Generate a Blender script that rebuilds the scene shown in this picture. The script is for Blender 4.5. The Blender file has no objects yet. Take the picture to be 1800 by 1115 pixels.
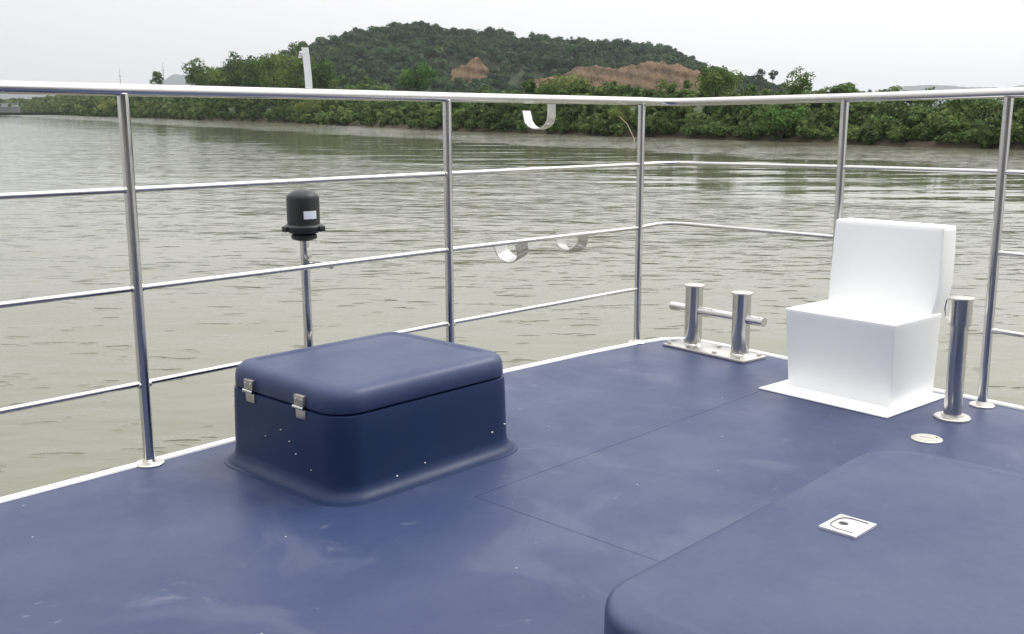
import bpy, bmesh, math, random
import numpy as np
from mathutils import Matrix, Vector

rng = np.random.default_rng(7)
random.seed(7)
scene = bpy.context.scene
COL = scene.collection

# ---------------------------------------------------------------- camera, world, sun, exposure
PITCH = 0.2041          # camera tilt below the true horizon
EYE = 3.5               # eye height above the river
cam_data = bpy.data.cameras.new('camera')
cam_data.sensor_width = 36.0
cam_data.lens = 36.0 * 1783.0 / 1800.0
cam_data.clip_start = 0.05
cam_data.clip_end = 40000.0
cam = bpy.data.objects.new('camera', cam_data)
COL.objects.link(cam)
cam.location = (0, 0, EYE)
cam.rotation_euler = (math.pi / 2 - PITCH, 0, 0)
scene.camera = cam

SUN_EL, SUN_AZ = math.radians(52), math.radians(62)     # azimuth from +Y towards +X
sun_dir = Vector((math.sin(SUN_AZ) * math.cos(SUN_EL), math.cos(SUN_AZ) * math.cos(SUN_EL), math.sin(SUN_EL)))

world = bpy.data.worlds.new('World')
scene.world = world
world.use_nodes = True
wn, wl = world.node_tree.nodes, world.node_tree.links
wn.clear()
w_out = wn.new('ShaderNodeOutputWorld')
w_bg = wn.new('ShaderNodeBackground')
w_sky = wn.new('ShaderNodeTexSky')
w_sky.sky_type = 'NISHITA'
w_sky.sun_disc = False
w_sky.sun_elevation = SUN_EL
w_sky.sun_rotation = SUN_AZ
w_sky.air_density = 1.0
w_sky.dust_density = 6.0
w_sky.ozone_density = 1.0
w_geo = wn.new('ShaderNodeTexCoord')
w_sep = wn.new('ShaderNodeSeparateXYZ')
wl.new(w_geo.outputs['Generated'], w_sep.inputs[0])
w_ramp = wn.new('ShaderNodeValToRGB')                  # even overcast deck, brighter overhead
w_ramp.color_ramp.elements[0].position = 0.0
w_ramp.color_ramp.elements[0].color = (7.3, 7.32, 7.3, 1)
w_ramp.color_ramp.elements[1].position = 0.9
w_ramp.color_ramp.elements[1].color = (15.0, 15.05, 15.1, 1)
wl.new(w_sep.outputs['Z'], w_ramp.inputs[0])
w_dot = wn.new('ShaderNodeVectorMath'); w_dot.operation = 'DOT_PRODUCT'
wl.new(w_geo.outputs['Generated'], w_dot.inputs[0])
w_dot.inputs[1].default_value = sun_dir
w_map = wn.new('ShaderNodeMapRange')
w_map.inputs['From Min'].default_value = -0.2
w_map.inputs['From Max'].default_value = 1.0
w_map.inputs['To Min'].default_value = 0.93
w_map.inputs['To Max'].default_value = 1.62
wl.new(w_dot.outputs['Value'], w_map.inputs['Value'])
w_mul = wn.new('ShaderNodeVectorMath'); w_mul.operation = 'SCALE'
wl.new(w_ramp.outputs[0], w_mul.inputs[0])
wl.new(w_map.outputs[0], w_mul.inputs['Scale'])
w_mix = wn.new('ShaderNodeMix'); w_mix.data_type = 'RGBA'
w_mix.inputs[0].default_value = 0.96
wl.new(w_sky.outputs[0], w_mix.inputs[6])
wl.new(w_mul.outputs[0], w_mix.inputs[7])
wl.new(w_mix.outputs[2], w_bg.inputs['Color'])
w_bg.inputs['Strength'].default_value = 0.105
wl.new(w_bg.outputs[0], w_out.inputs['Surface'])

sun_data = bpy.data.lights.new('sun', 'SUN')
sun_data.energy = 1.5
sun_data.angle = math.radians(25)
sun_data.color = (1.0, 0.97, 0.92)
sun = bpy.data.objects.new('sun', sun_data)
COL.objects.link(sun)
sun.rotation_euler = (-sun_dir).to_track_quat('-Z', 'Y').to_euler()

scene.view_settings.view_transform = 'Standard'
scene.view_settings.look = 'None'
scene.view_settings.exposure = 0.0
scene.view_settings.gamma = 1.0
scene.view_settings.use_curve_mapping = False
scene.render.engine = 'CYCLES'
scene.cycles.use_denoising = True
scene.cycles.max_bounces = 5
scene.cycles.diffuse_bounces = 3
scene.cycles.glossy_bounces = 4
scene.cycles.volume_bounces = 0
scene.cycles.transparent_max_bounces = 8

# the boat lies trimmed about a degree against the river: boat axes -> world
# (boat x = athwartships, y = along the port rail, z = up, deck at z 0, lens at (0, 0, 1))
_p, _r, _a = 0.1887, -0.0028, 0.7585
fw = Vector((0, math.cos(_p), -math.sin(_p))); up0 = Vector((0, math.sin(_p), math.cos(_p))); rt0 = Vector((1, 0, 0))
rt = rt0 * math.cos(_r) + up0 * math.sin(_r)
up = up0 * math.cos(_r) - rt0 * math.sin(_r)
turn = Matrix(((math.cos(_a), -math.sin(_a), 0), (math.sin(_a), math.cos(_a), 0), (0, 0, 1)))
rt, up, bk = turn @ rt, turn @ up, turn @ (-fw)
eye_in_boat = Matrix(((rt.x, up.x, bk.x, 0), (rt.y, up.y, bk.y, 0), (rt.z, up.z, bk.z, 1), (0, 0, 0, 1)))
BOAT = (Matrix.Translation((0, 0, EYE)) @ Matrix.Rotation(math.pi / 2 - PITCH, 4, 'X')) @ eye_in_boat.inverted()

# ---------------------------------------------------------------- helpers
def new_obj(name, me, mat=None, parent=None):
    o = bpy.data.objects.new(name, me)
    COL.objects.link(o)
    if mat is not None and me is not None:
        for m in (mat if isinstance(mat, (list, tuple)) else [mat]):
            me.materials.append(m)
    if parent is not None:
        o.parent = parent
    return o

def tag(o, label=None, cat=None, group=None, kind=None):
    if label: o['label'] = label
    if cat: o['category'] = cat
    if group: o['group'] = group
    if kind: o['kind'] = kind
    return o

def empty(name, loc=(0, 0, 0), rz=0.0, on_boat=False):
    o = bpy.data.objects.new(name, None)
    COL.objects.link(o)
    m = Matrix.Translation(loc) @ Matrix.Rotation(rz, 4, 'Z')
    o.matrix_world = BOAT @ m if on_boat else m
    return o

class MB:
    """collects verts and faces of one mesh"""
    def __init__(s): s.v, s.f, s.m = [], [], []
    def add(s, vs, fs, mi=0):
        b = len(s.v)
        s.v += [tuple(x) for x in vs]
        s.f += [tuple(i + b for i in f) for f in fs]
        s.m += [mi] * len(fs)
        return s
    def loft(s, rings, cap0=True, cap1=True, mi=0):
        n = len(rings[0]); vs = [p for r in rings for p in r]; fs = []
        for k in range(len(rings) - 1):
            for i in range(n):
                j = (i + 1) % n
                fs.append((k * n + i, k * n + j, (k + 1) * n + j, (k + 1) * n + i))
        if cap0: fs.append(tuple(range(n))[::-1])
        if cap1: fs.append(tuple((len(rings) - 1) * n + i for i in range(n)))
        return s.add(vs, fs, mi)
    def cyl(s, c, r, z0, z1, n=32, r1=None, bev=0.0):
        r1 = r if r1 is None else r1
        prof = [(r, z0), (r1, z1)]
        if bev: prof = [(r - bev, z0), (r, z0 + bev), (r1, z1 - bev), (r1 - bev, z1)]
        return s.lathe(c, prof, n)
    def lathe(s, c, prof, n=40):
        rings = [[(c[0] + r * math.cos(2 * math.pi * i / n), c[1] + r * math.sin(2 * math.pi * i / n), c[2] + z) for i in range(n)] for r, z in prof]
        return s.loft(rings)
    def tube(s, path, rad, n=20, caps=True):
        path = [Vector(p) for p in path]
        rads = rad if isinstance(rad, (list, tuple)) else [rad] * len(path)
        t = (path[1] - path[0]).normalized()
        nrm = Vector((0, 0, 1)) if abs(t.z) < 0.9 else Vector((1, 0, 0))
        nrm = (nrm - t * nrm.dot(t)).normalized()
        rings = []
        for i, p in enumerate(path):
            a = path[max(i - 1, 0)]; b = path[min(i + 1, len(path) - 1)]
            t = (b - a).normalized()
            nrm = (nrm - t * nrm.dot(t)).normalized()
            bn = t.cross(nrm)
            rings.append([p + (nrm * math.cos(2 * math.pi * k / n) + bn * math.sin(2 * math.pi * k / n)) * rads[i] for k in range(n)])
        return s.loft(rings, caps, caps)
    def box(s, x0, x1, y0, y1, z0, z1, bev=0.0, seg=2):
        bm = bmesh.new()
        bmesh.ops.create_cube(bm, size=1)
        for v in bm.verts:
            v.co = Vector(((x0 + x1) / 2 + v.co.x * (x1 - x0), (y0 + y1) / 2 + v.co.y * (y1 - y0), (z0 + z1) / 2 + v.co.z * (z1 - z0)))
        if bev: bmesh.ops.bevel(bm, geom=bm.edges[:], offset=bev, segments=seg, affect='EDGES', profile=0.5)
        bm.verts.index_update()
        s.add([v.co[:] for v in bm.verts], [[v.index for v in f.verts] for f in bm.faces]); bm.free()
        return s
    def strip(s, pts, width_dir, w, th):
        """a flat bar of thickness th bent along pts, w wide along width_dir"""
        pts = [Vector(p) for p in pts]; wd = Vector(width_dir).normalized()
        rings = []
        for i, p in enumerate(pts):
            t = (pts[min(i + 1, len(pts) - 1)] - pts[max(i - 1, 0)]).normalized()
            n = t.cross(wd).normalized()
            rings.append([p + wd * w / 2 + n * th / 2, p - wd * w / 2 + n * th / 2, p - wd * w / 2 - n * th / 2, p + wd * w / 2 - n * th / 2])
        return s.loft(rings)
    def build(s, name, mat=None, parent=None, smooth=True, angle=35):
        me = bpy.data.meshes.new(name)
        me.from_pydata(s.v, [], s.f)
        if any(s.m): me.polygons.foreach_set('material_index', s.m)
        bm = bmesh.new(); bm.from_mesh(me)
        bmesh.ops.recalc_face_normals(bm, faces=bm.faces[:]); bm.to_mesh(me); bm.free()
        if smooth:
            me.polygons.foreach_set('use_smooth', [True] * len(me.polygons))
            me.set_sharp_from_angle(angle=math.radians(angle))
        me.update()
        return new_obj(name, me, mat, parent)

def on_boat(o):
    o.matrix_world = BOAT @ o.matrix_world
    return o

def rrect(x0, x1, y0, y1, r, z, n=8):
    """rounded rectangle ring"""
    out = []
    for cx, cy, a0 in ((x1 - r, y1 - r, 0), (x0 + r, y1 - r, 90), (x0 + r, y0 + r, 180), (x1 - r, y0 + r, 270)):
        for k in range(n + 1):
            a = math.radians(a0 + 90 * k / n)
            out.append((cx + r * math.cos(a), cy + r * math.sin(a), z))
    return out

def fillet(pts, radius, n=8):
    """round the inner corners of a polyline"""
    pts = [Vector(p) for p in pts]; out = [pts[0]]
    for i in range(1, len(pts) - 1):
        a, b, c = pts[i - 1], pts[i], pts[i + 1]
        d0, d1 = (a - b).normalized(), (c - b).normalized()
        ang = d0.angle(d1)
        if math.pi - ang < 0.12 or radius[i] <= 0: out.append(b); continue
        L = min(radius[i] / math.tan(ang / 2), (a - b).length * .8, (c - b).length * .8)
        p0, p1 = b + d0 * L, b + d1 * L
        for k in range(n + 1):
            t = k / n
            out.append(p0 * (1 - t) ** 2 + b * 2 * t * (1 - t) + p1 * t ** 2)
    out.append(pts[-1])
    return out

# ---------------------------------------------------------------- materials
def mat_new(name):
    m = bpy.data.materials.new(name); m.use_nodes = True
    nt = m.node_tree
    return m, nt.nodes, nt.links, nt.nodes['Principled BSDF']

def simple(name, col, rough=0.5, metal=0.0, spec=0.5):
    m, n, l, b = mat_new(name)
    b.inputs['Base Color'].default_value = (*col, 1); b.inputs['Roughness'].default_value = rough
    b.inputs['Metallic'].default_value = metal; b.inputs['Specular IOR Level'].default_value = spec
    return m

def noise(n, l, vec, scale, detail=3, rough=0.55, dim='3D'):
    t = n.new('ShaderNodeTexNoise'); t.inputs['Scale'].default_value = scale
    t.inputs['Detail'].default_value = detail; t.inputs['Roughness'].default_value = rough
    if vec is not None: l.new(vec, t.inputs['Vector'])
    return t.outputs['Fac']

def mapr(n, l, val, a, b, c, d, smooth=False):
    t = n.new('ShaderNodeMapRange')
    if smooth: t.interpolation_type = 'SMOOTHSTEP'
    for k, x in zip(('From Min', 'From Max', 'To Min', 'To Max'), (a, b, c, d)): t.inputs[k].default_value = x
    l.new(val, t.inputs['Value']); return t.outputs[0]

def mth(n, l, op, a, b=None, c=None):
    t = n.new('ShaderNodeMath'); t.operation = op
    for i, x in enumerate((a, b, c)):
        if x is None: continue
        if isinstance(x, (int, float)): t.inputs[i].default_value = x
        else: l.new(x, t.inputs[i])
    return t.outputs[0]

def mixc(n, l, fac, a, b):
    t = n.new('ShaderNodeMix'); t.data_type = 'RGBA'
    for s, x in ((0, fac), (6, a), (7, b)):
        if isinstance(x, (int, float)): t.inputs[s].default_value = x
        elif isinstance(x, tuple): t.inputs[s].default_value = (*x, 1)
        else: l.new(x, t.inputs[s])
    return t.outputs[2]

def mapping(n, l, vec, scale=(1, 1, 1), rot=(0, 0, 0)):
    t = n.new('ShaderNodeMapping'); l.new(vec, t.inputs[0])
    t.inputs['Scale'].default_value = scale; t.inputs['Rotation'].default_value = rot
    return t.outputs[0]

def make_steel(name, col=(0.60, 0.59, 0.58), rough=0.13, brushed=0.0):
    m, n, l, b = mat_new(name)
    tc = n.new('ShaderNodeTexCoord').outputs['Object']
    b.inputs['Metallic'].default_value = 1.0
    f = noise(n, l, tc, 7, 3)
    l.new(mapr(n, l, f, .35, .7, rough * .65, rough * 1.4), b.inputs['Roughness'])
    l.new(mixc(n, l, mapr(n, l, noise(n, l, tc, 40, 3),   .40, .75, 0, .2), col, tuple(c * .75 for c in col)), b.inputs['Base Color'])
    if brushed:
        bp = n.new('ShaderNodeBump'); bp.inputs['Strength'].default_value = brushed; bp.inputs['Distance'].default_value = .001
        l.new(noise(n, l, mapping(n, l, tc, (400, 400, 6)), 1, 2), bp.inputs['Height']); l.new(bp.outputs[0], b.inputs['Normal'])
    return m
STEEL = make_steel('polished_steel', (.62, .61, .60), .2)
STEEL_DULL = make_steel('dull_steel', (.66, .63, .59), .34)
HOOK_GREY = make_steel('grey_hook_steel', (.46, .45, .44), .3)  # darker grey steel for the two lower hooks
HINGE_STEEL = make_steel('hinge_steel', (.46, .44, .41), .38)
STRIP_STEEL = make_steel('flat_bar_steel', (.66, .65, .64), .28)

def make_navy(name, scuffs, dust_light, base=(0.009, 0.023, 0.094)):
    """navy gelcoat with chalky dust, scuffs and specks"""
    m, n, l, b = mat_new(name)
    tc = n.new('ShaderNodeTexCoord').outputs['Object']
    cloud = noise(n, l, mapping(n, l, tc, (1, .6, 1), (0, 0, .5)), 2.1, 5, .6)
    col = mixc(n, l, mapr(n, l, cloud, .30, .66, .30 * dust_light, dust_light), base, (.112, .136, .205))
    fine = noise(n, l, tc, 60, 4, .7)
    col = mixc(n, l, mapr(n, l, fine, .45, .8, 0, .22 * dust_light), col, (.17, .18, .22))
    if scuffs:
        warp = n.new('ShaderNodeTexNoise'); warp.inputs['Scale'].default_value = 1.7; l.new(tc, warp.inputs['Vector'])
        wv = n.new('ShaderNodeVectorMath'); wv.operation = 'MULTIPLY_ADD'; l.new(warp.outputs['Color'], wv.inputs[0]); wv.inputs[1].default_value = (.9, .9, .9); l.new(tc, wv.inputs[2]); tw = wv.outputs[0]
        st = noise(n, l, mapping(n, l, tw, (6, 19, 5), (0, 0, .35)), 1, 6, .68)
        area = mapr(n, l, noise(n, l, tc, 2.2, 2), .52, .66, 0, 1, True)
        k = mth(n, l, 'MULTIPLY', mapr(n, l, st, .57, .72, 0, .30, True), area)
        col = mixc(n, l, k, col, (.34, .35, .39))
        sm_ = noise(n, l, mapping(n, l, tw, (1.3, 2.6, 1), (0, 0, .8)), 1.6, 4, .55)
        col = mixc(n, l, mapr(n, l, sm_, .52, .68, 0, .20, True), col, (.15, .17, .23))
        st2 = noise(n, l, mapping(n, l, tw, (30, 11, 9), (0, 0, .9)), 1, 3, .6)
        k2 = mth(n, l, 'MULTIPLY', mapr(n, l, st2, .66, .74, 0, .35, True), mapr(n, l, noise(n, l, tc, 5, 2), .52, .62, 0, 1, True))
        col = mixc(n, l, k2, col, (.3, .32, .37))
        vo = n.new('ShaderNodeTexVoronoi'); vo.inputs['Scale'].default_value = 13; l.new(tc, vo.inputs['Vector'])
        sp = mth(n, l, 'MULTIPLY', mth(n, l, 'LESS_THAN', vo.outputs['Distance'], .034),
                 mth(n, l, 'GREATER_THAN', noise(n, l, tc, 4.0, 1), .54))
        col = mixc(n, l, mth(n, l, 'MULTIPLY', sp, .7), col, (.62, .62, .6))
    l.new(col, b.inputs['Base Color'])
    rg = mapr(n, l, noise(n, l, tc, 3.3, 4, .6), .3, .7, .36, .52)
    l.new(rg, b.inputs['Roughness'])
    b.inputs['Specular IOR Level'].default_value = .38
    bp = n.new('ShaderNodeBump'); bp.inputs['Strength'].default_value = 1; bp.inputs['Distance'].default_value = 1
    h = mth(n, l, 'ADD', mth(n, l, 'MULTIPLY', noise(n, l, tc, 2.3, 2), .008), mth(n, l, 'MULTIPLY', noise(n, l, tc, 140, 3), .00012))
    l.new(h, bp.inputs['Height']); l.new(bp.outputs[0], b.inputs['Normal'])
    return m
NAVY_DECK = make_navy('navy_deck_paint', True, .30)
NAVY_BOX = make_navy('navy_gelcoat', False, .06, (.0045, .019, .074))  # body darker than the lid, shade of its walls put into the colour
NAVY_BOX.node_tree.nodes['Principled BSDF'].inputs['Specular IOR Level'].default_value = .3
NAVY_LID = make_navy('navy_lit_lid', False, .34)  # lid lighter than the body: light falling on its top put into the paint
NAVY_HATCH = make_navy('navy_hatch_paint', False, .42)
WHITE = simple('white_paint', (.86, .86, .85), .35)
WHITE_SEAT = simple('white_gelcoat', (.96, .96, .955), .42)
DARK_GAP = simple('dark_joint', (.008, .016, .05), .8)
BLACK_PLASTIC = simple('black_plastic', (.016, .017, .02), .42)
LATCH_PLATE = simple('latch_plate_steel', (.82, .81, .78), .3, .55)
FILLER = simple('filler_cap_metal', (.62, .58, .52), .45, .4)

# =============================================================== THE BOAT (boat axes)
# deck outline (outer edge), starboard part runs on behind the camera
EDGE = [(-2.80, -3.5), (-2.80, -1.6), (-2.80, .3), (-2.803, .936), (-2.815, 1.58), (-2.822, 2.3), (-2.812, 2.9), (-2.775, 3.4), (-2.738, 3.71),
        (-2.705, 3.86), (-2.655, 3.935), (-2.57, 3.965), (-2.40, 3.953), (-2.083, 3.912), (-1.70, 3.858), (-1.373, 3.808), (-1.073, 3.772), (0, 3.63), (2.6, 3.26)]
def inset(poly, d):
    out = []
    for i, p in enumerate(poly):
        a = Vector(poly[max(i - 1, 0)]); b = Vector(poly[min(i + 1, len(poly) - 1)])
        t = (b - a).normalized(); n = Vector((t.y, -t.x))
        out.append((p[0] + n.x * d, p[1] + n.y * d))
    return out
close = [(2.6, -3.5)]
hull = MB()
ring = lambda d, z: [(x, y, z) for x, y in inset(EDGE, d)] + [(close[0][0], close[0][1], z)]
hull.loft([ring(.10, -2.75), ring(.02, -1.6), ring(-.004, -.09), ring(.0, -.02), ring(.002, -.006)])
deck = hull.build('deck', [WHITE], None, True, 30)
tag(deck, 'navy blue boat deck with white painted edge', None, None, 'structure')
del deck['label']
on_boat(deck)

# deck panels: recessed joints 4 mm wide between them
def panel(pts, name='deck_panel'):
    m = MB(); g = .0015
    m.loft([[(x, y, -.005) for x, y in pts], [(x, y, -g) for x, y in pts], [(x, y, 0.0) for x, y in pts]], False, True)
    return m.build(name, NAVY_DECK, deck, True, 30)
IN = inset(EDGE, .024)
j = .0008
def clip_x(poly, x0, keep_less):
    out = []
    for i in range(len(poly)):
        a, b = poly[i], poly[(i + 1) % len(poly)]
        ia = (a[0] < x0) == keep_less; ib = (b[0] < x0) == keep_less
        if ia: out.append(a)
        if ia != ib:
            t = (x0 - a[0]) / (b[0] - a[0]); out.append((x0, a[1] + t * (b[1] - a[1])))
    return out
def clip_y(poly, y0, keep_less):
    return [(x, y) for y, x in clip_x([(y, x) for x, y in poly], y0, keep_less)]
full = IN + [(2.6, -3.5)]
panel(clip_x(full, -1.88 - j, True))
right = clip_x(full, -1.88 + j, False)
panel(clip_y(clip_x(full, -1.88 - j, False), 1.835 - j, True))     # butts the port panel, no open joint there
panel(clip_y(right, 1.835 + j, False))
dk = MB(); dk.loft([[(x, y, -.0058) for x, y in full], [(x, y, -.0050) for x, y in full]])
dk.build('joint_bed', DARK_GAP, deck, False)
# white edge trim, a low rounded bead
tr = MB()
prof = [(-.003, -.02), (-.003, .004), (.004, .0095), (.018, .0095), (.0245, .004), (.0245, -.005)]
rings = [[(x, y, z) for (x, y) in inset(EDGE, d)] for d, z in prof]
n = len(EDGE)
vs = [p for r in rings for p in r]
fs = [(k * n + i, k * n + i + 1, (k + 1) * n + i + 1, (k + 1) * n + i) for k in range(len(prof) - 1) for i in range(n - 1)]
tr.add(vs, fs); tr.build('edge_trim', WHITE, deck, True, 60)

# ---- wheelhouse and deckhouse behind and right of the lens, unseen, added for dark reflections
wh = MB(); wh.box(-2.1, 2.5, -3.4, -1.0, .001, 2.15, .04); wh.box(1.05, 2.5, -1.004, 2.95, .001, 1.9, .04)
who = wh.build('unseen_wheelhouse', simple('wheelhouse_grey', (.34, .335, .325), .5)); tag(who, kind='structure'); on_boat(who)
for x in (-1.5, -.5, .5):
    m = MB(); m.box(x - .4, x + .4, -1.01, -.985, 1.05, 1.75, .01); m.build('window', BLACK_PLASTIC, who)
for y in (-.3, .8, 1.9):
    m = MB(); m.box(1.035, 1.06, y - .4, y + .4, .95, 1.55, .01); m.build('window', BLACK_PLASTIC, who)

# ---- railing
rail = empty('deck_railing', (-2.79, 1.36, 0), 0, True)
tag(rail, 'polished stainless steel railing with posts and four rails round the deck edge', 'railing')
RO = Vector((-2.79, 1.36, 0))
def rb(m, name, mat=STEEL, parent=None, angle=35):
    m.v = [(x - RO.x, y - RO.y, z - RO.z) for x, y, z in m.v]
    return m.build(name, mat, parent or rail, True, angle)
PORT = [(-2.79, -1.4), (-2.79, .13), (-2.79, 1.362), (-2.79, 2.60), (-2.742, 3.735)]
CORNER = (-2.725, 3.905)
BOW = [(-1.852, 3.862), (-1.195, 3.712), (-.55, 3.60), (.6, 3.42)]
def run(z, pts, radii):
    return fillet([(x, y, z + dz) for (x, y, dz) in pts], radii)
P3 = lambda dz: [(x, y, dz) for x, y in PORT]
Z = [1.095, .817, .533, .245]
top_pts = [(x, y, 0) for x, y in PORT] + [(CORNER[0], CORNER[1], -.004)] + [(x, y, .002 * i) for i, (x, y) in enumerate(BOW)]
nrad = lambda pts: [0] * len(PORT) + [.13] + [0] * (len(pts) - len(PORT) - 1)
def smooth_run(pts, z, extra=None):
    path = fillet([(x, y, z + dz) for x, y, dz in pts], nrad(pts))
    return path
m = MB(); m.tube(smooth_run(top_pts, Z[0]), .0172, 24); rb(m, 'top_rail')
mid = [(x, y, 0) for x, y in PORT] + [(CORNER[0], CORNER[1], .003)] + [(BOW[0][0], BOW[0][1], .008), (BOW[1][0], BOW[1][1], .014), (BOW[2][0], BOW[2][1], .014), (BOW[3][0], BOW[3][1], .014)]
m = MB(); m.tube(smooth_run(mid, Z[1]), .0088, 16); rb(m, 'rail')
mid3 = [(x, y, 0) for x, y in PORT] + [(CORNER[0], CORNER[1], .014), (BOW[0][0], BOW[0][1], .012)]
m = MB(); m.tube(smooth_run(mid3, Z[2]), .0088, 16); rb(m, 'rail')
m = MB(); m.tube([(x, y, Z[3] + .002 * i) for i, (x, y) in enumerate(PORT)], .0088, 16); rb(m, 'rail')
for zz in (.553, .278):
    m = MB(); m.tube([(x, y, zz) for x, y in BOW[1:]], .0088, 16); rb(m, 'rail')
def foot(m, x, y, r=.043, h=.007):
    return m.lathe((x, y, 0), [(r, .0006), (r, h * .5), (r - .004, h), (.0215, h + .001), (.0185, h + .006), (.0165, h + .010)], 36)
for (x, y), (dx, dy) in list(zip(PORT[1:], [(0, 0)] * 4)) + list(zip(BOW[:3], [(0, 0)] * 3)):
    m = MB(); m.cyl((x, y, 0), .0163, .006, Z[0] - .012, 28)
    post = rb(m, 'post')
    m = MB(); foot(m, x, y); rb(m, 'base_flange', STEEL_DULL, post)
# weld beads where rails meet the visible posts
def weld(x, y, z, r=.0112):
    m = MB(); m.tube([(x, y - .0185, z), (x, y + .0185, z)], r, 16); return rb(m, 'weld', STEEL_DULL)
for (x, y) in PORT[2:4]:
    for z in Z[1:]: weld(x, y, z)

# lifebuoy hooks of flat bar: one under the top rail, two under the third rail, outboard
def hook(y, z0, depth, width, tilt, label, bar=.048):
    """U-shaped flat bar; leg hangs from the rail, cup opens upward, tip outboard"""
    pts = [(0, 0, 0), (0, 0, -(depth - .055))]
    R = width / 2
    for k in range(1, 15):
        a = math.pi * k / 14 * .86
        pts.append((-R + R * math.cos(a), 0, -(depth - .055) - .055 * math.sin(a) ** .9 if a < math.pi / 2 else -(depth - .055) - .055 * math.sin(a)))
    ex = pts[-1]; pts.append((ex[0] - .012, 0, ex[2] + .042))
    m = MB(); m.strip(pts, (0, 1, 0), bar, .004)
    c, s = math.cos(tilt), math.sin(tilt)
    m.v = [(-2.792 + x, y + yy * c - zz * s, z0 + yy * s + zz * c) for x, yy, zz in m.v]
    o = rb(m, 'lifebuoy_hook', STRIP_STEEL if z0 > 1 else HOOK_GREY, None, 40); o['label'] = label
hook(3.185, 1.082, .105, .135, 0, 'flat steel hook hanging under the top rail')
hook(3.00, .528, .085, .125, .28, 'flat steel hook under the third rail, nearer the middle post', .066)
hook(3.40, .528, .080, .125, -.22, 'flat steel hook under the third rail, nearer the corner post', .066)
# upright flat bar standing on the top rail, tip of its hook behind it
m = MB()
m.strip([(-2.79, 1.992, 1.105), (-2.79, 1.990, 1.16), (-2.792, 1.984, 1.241)], (.45, 1, 0), .022, .006)
m.strip([(-2.792, 1.978, 1.222), (-2.800, 1.974, 1.228), (-2.806, 1.972, 1.208)], (.45, 1, 0), .010, .004)
o = rb(m, 'upright_bracket', WHITE); o['label'] = 'short white upright flat bar on the top rail'

# ---- navigation lamp on a pole outside the rail
lamp = empty('signal_lamp', (-2.905, 2.03, -.45), 0, True)
tag(lamp, 'black cylindrical signal lamp on a slim steel pole outside the railing', 'lamp')
lo = Vector((-2.905, 2.03, -.45))
def lb(m, name, mat, parent=None, angle=35):
    m.v = [(x - lo.x, y - lo.y, z - lo.z) for x, y, z in m.v]
    return m.build(name, mat, parent or lamp, True, angle)
lx, ly = lo.x, lo.y
m = MB(); m.cyl((lx, ly, 0), .0155, -.45, .610, 24); pole = lb(m, 'pole', STEEL)
m = MB(); m.lathe((lx, ly, 0), [(.020, .606), (.040, .612), (.044, .617), (.044, .626), (.038, .630), (.050, .634), (.053, .640)], 40); lb(m, 'collar', BLACK_PLASTIC)
m = MB(); m.lathe((lx, ly, 0), [(.053, .639), (.066, .642), (.068, .648), (.068, .656), (.065, .660), (.057, .664)], 40)
for k in range(3):
    a = 2.1 * k + .4
    m.box(lx + .066 * math.cos(a) - .012, lx + .066 * math.cos(a) + .012, ly + .066 * math.sin(a) - .012, ly + .066 * math.sin(a) + .012, .6405, .6595, .003)
lb(m, 'base_ring', BLACK_PLASTIC)
m = MB(); m.lathe((lx, ly, 0), [(.0555, .662), (.0555, .750), (.0548, .757), (.050, .764), (.041, .771), (.028, .778), (.012, .7805), (.002, .781)], 48); housing = lb(m, 'housing', BLACK_PLASTIC, None, 50)
# maker's label, a flat sticker wrapped on the housing facing the deck
sm, n_, l_, b_ = mat_new('sticker_print')
tcu = n_.new('ShaderNodeTexCoord').outputs['UV']
sx = n_.new('ShaderNodeSeparateXYZ'); l_.new(tcu, sx.inputs[0])
rows = mth(n_, l_, 'GREATER_THAN', mth(n_, l_, 'SINE', mth(n_, l_, 'MULTIPLY', sx.outputs['Y'], 26.0)), .35)
words_ = mth(n_, l_, 'GREATER_THAN', noise(n_, l_, mapping(n_, l_, tcu, (16, 4.2, 1)), 1, 2), .5)
ink = mth(n_, l_, 'MULTIPLY', mth(n_, l_, 'MULTIPLY', rows, words_), mapr(n_, l_, noise(n_, l_, tcu, 3, 1), .4, .55, .1, .6))
l_.new(mixc(n_, l_, ink, (.78, .82, .88), (.30, .34, .42)), b_.inputs['Base Color']); b_.inputs['Roughness'].default_value = .35
view_a = math.atan2(-ly, -lx)
ang = [view_a + .02 + .86 * (k / 10) for k in range(11)]
me = bpy.data.meshes.new('sticker')
vs = [(lx + .0561 * math.cos(a) - lo.x, ly + .0561 * math.sin(a) - lo.y, z - lo.z) for z in (.684, .711) for a in ang]
me.from_pydata(vs, [], [(i, i + 1, 11 + i + 1, 11 + i) for i in range(10)])
uv = me.uv_layers.new(name='UVMap')
for p in me.polygons:
    for li, vi in zip(p.loop_indices, p.vertices): uv.data[li].uv = ((vi % 11) / 10, vi // 11)
st = new_obj('sticker', me, sm, lamp); st['label'] = 'small white printed label on the black housing'
m = MB(); m.box(-2.90, -2.795, 2.055, 2.068, .516, .536, .002); m.box(-2.913, -2.893, 2.02, 2.07, .522, .53, .002); lb(m, 'bracket', STRIP_STEEL)
m = MB(); m.box(lx + .0135, lx + .0185, ly - .004, ly + .014, .545, .582, .001); lb(m, 'clip', STEEL_DULL)
m = MB(); m.box(-2.918, -2.80, 2.00, 2.06, -.40, -.36, .004); lb(m, 'hull_bracket', STEEL_DULL)

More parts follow.
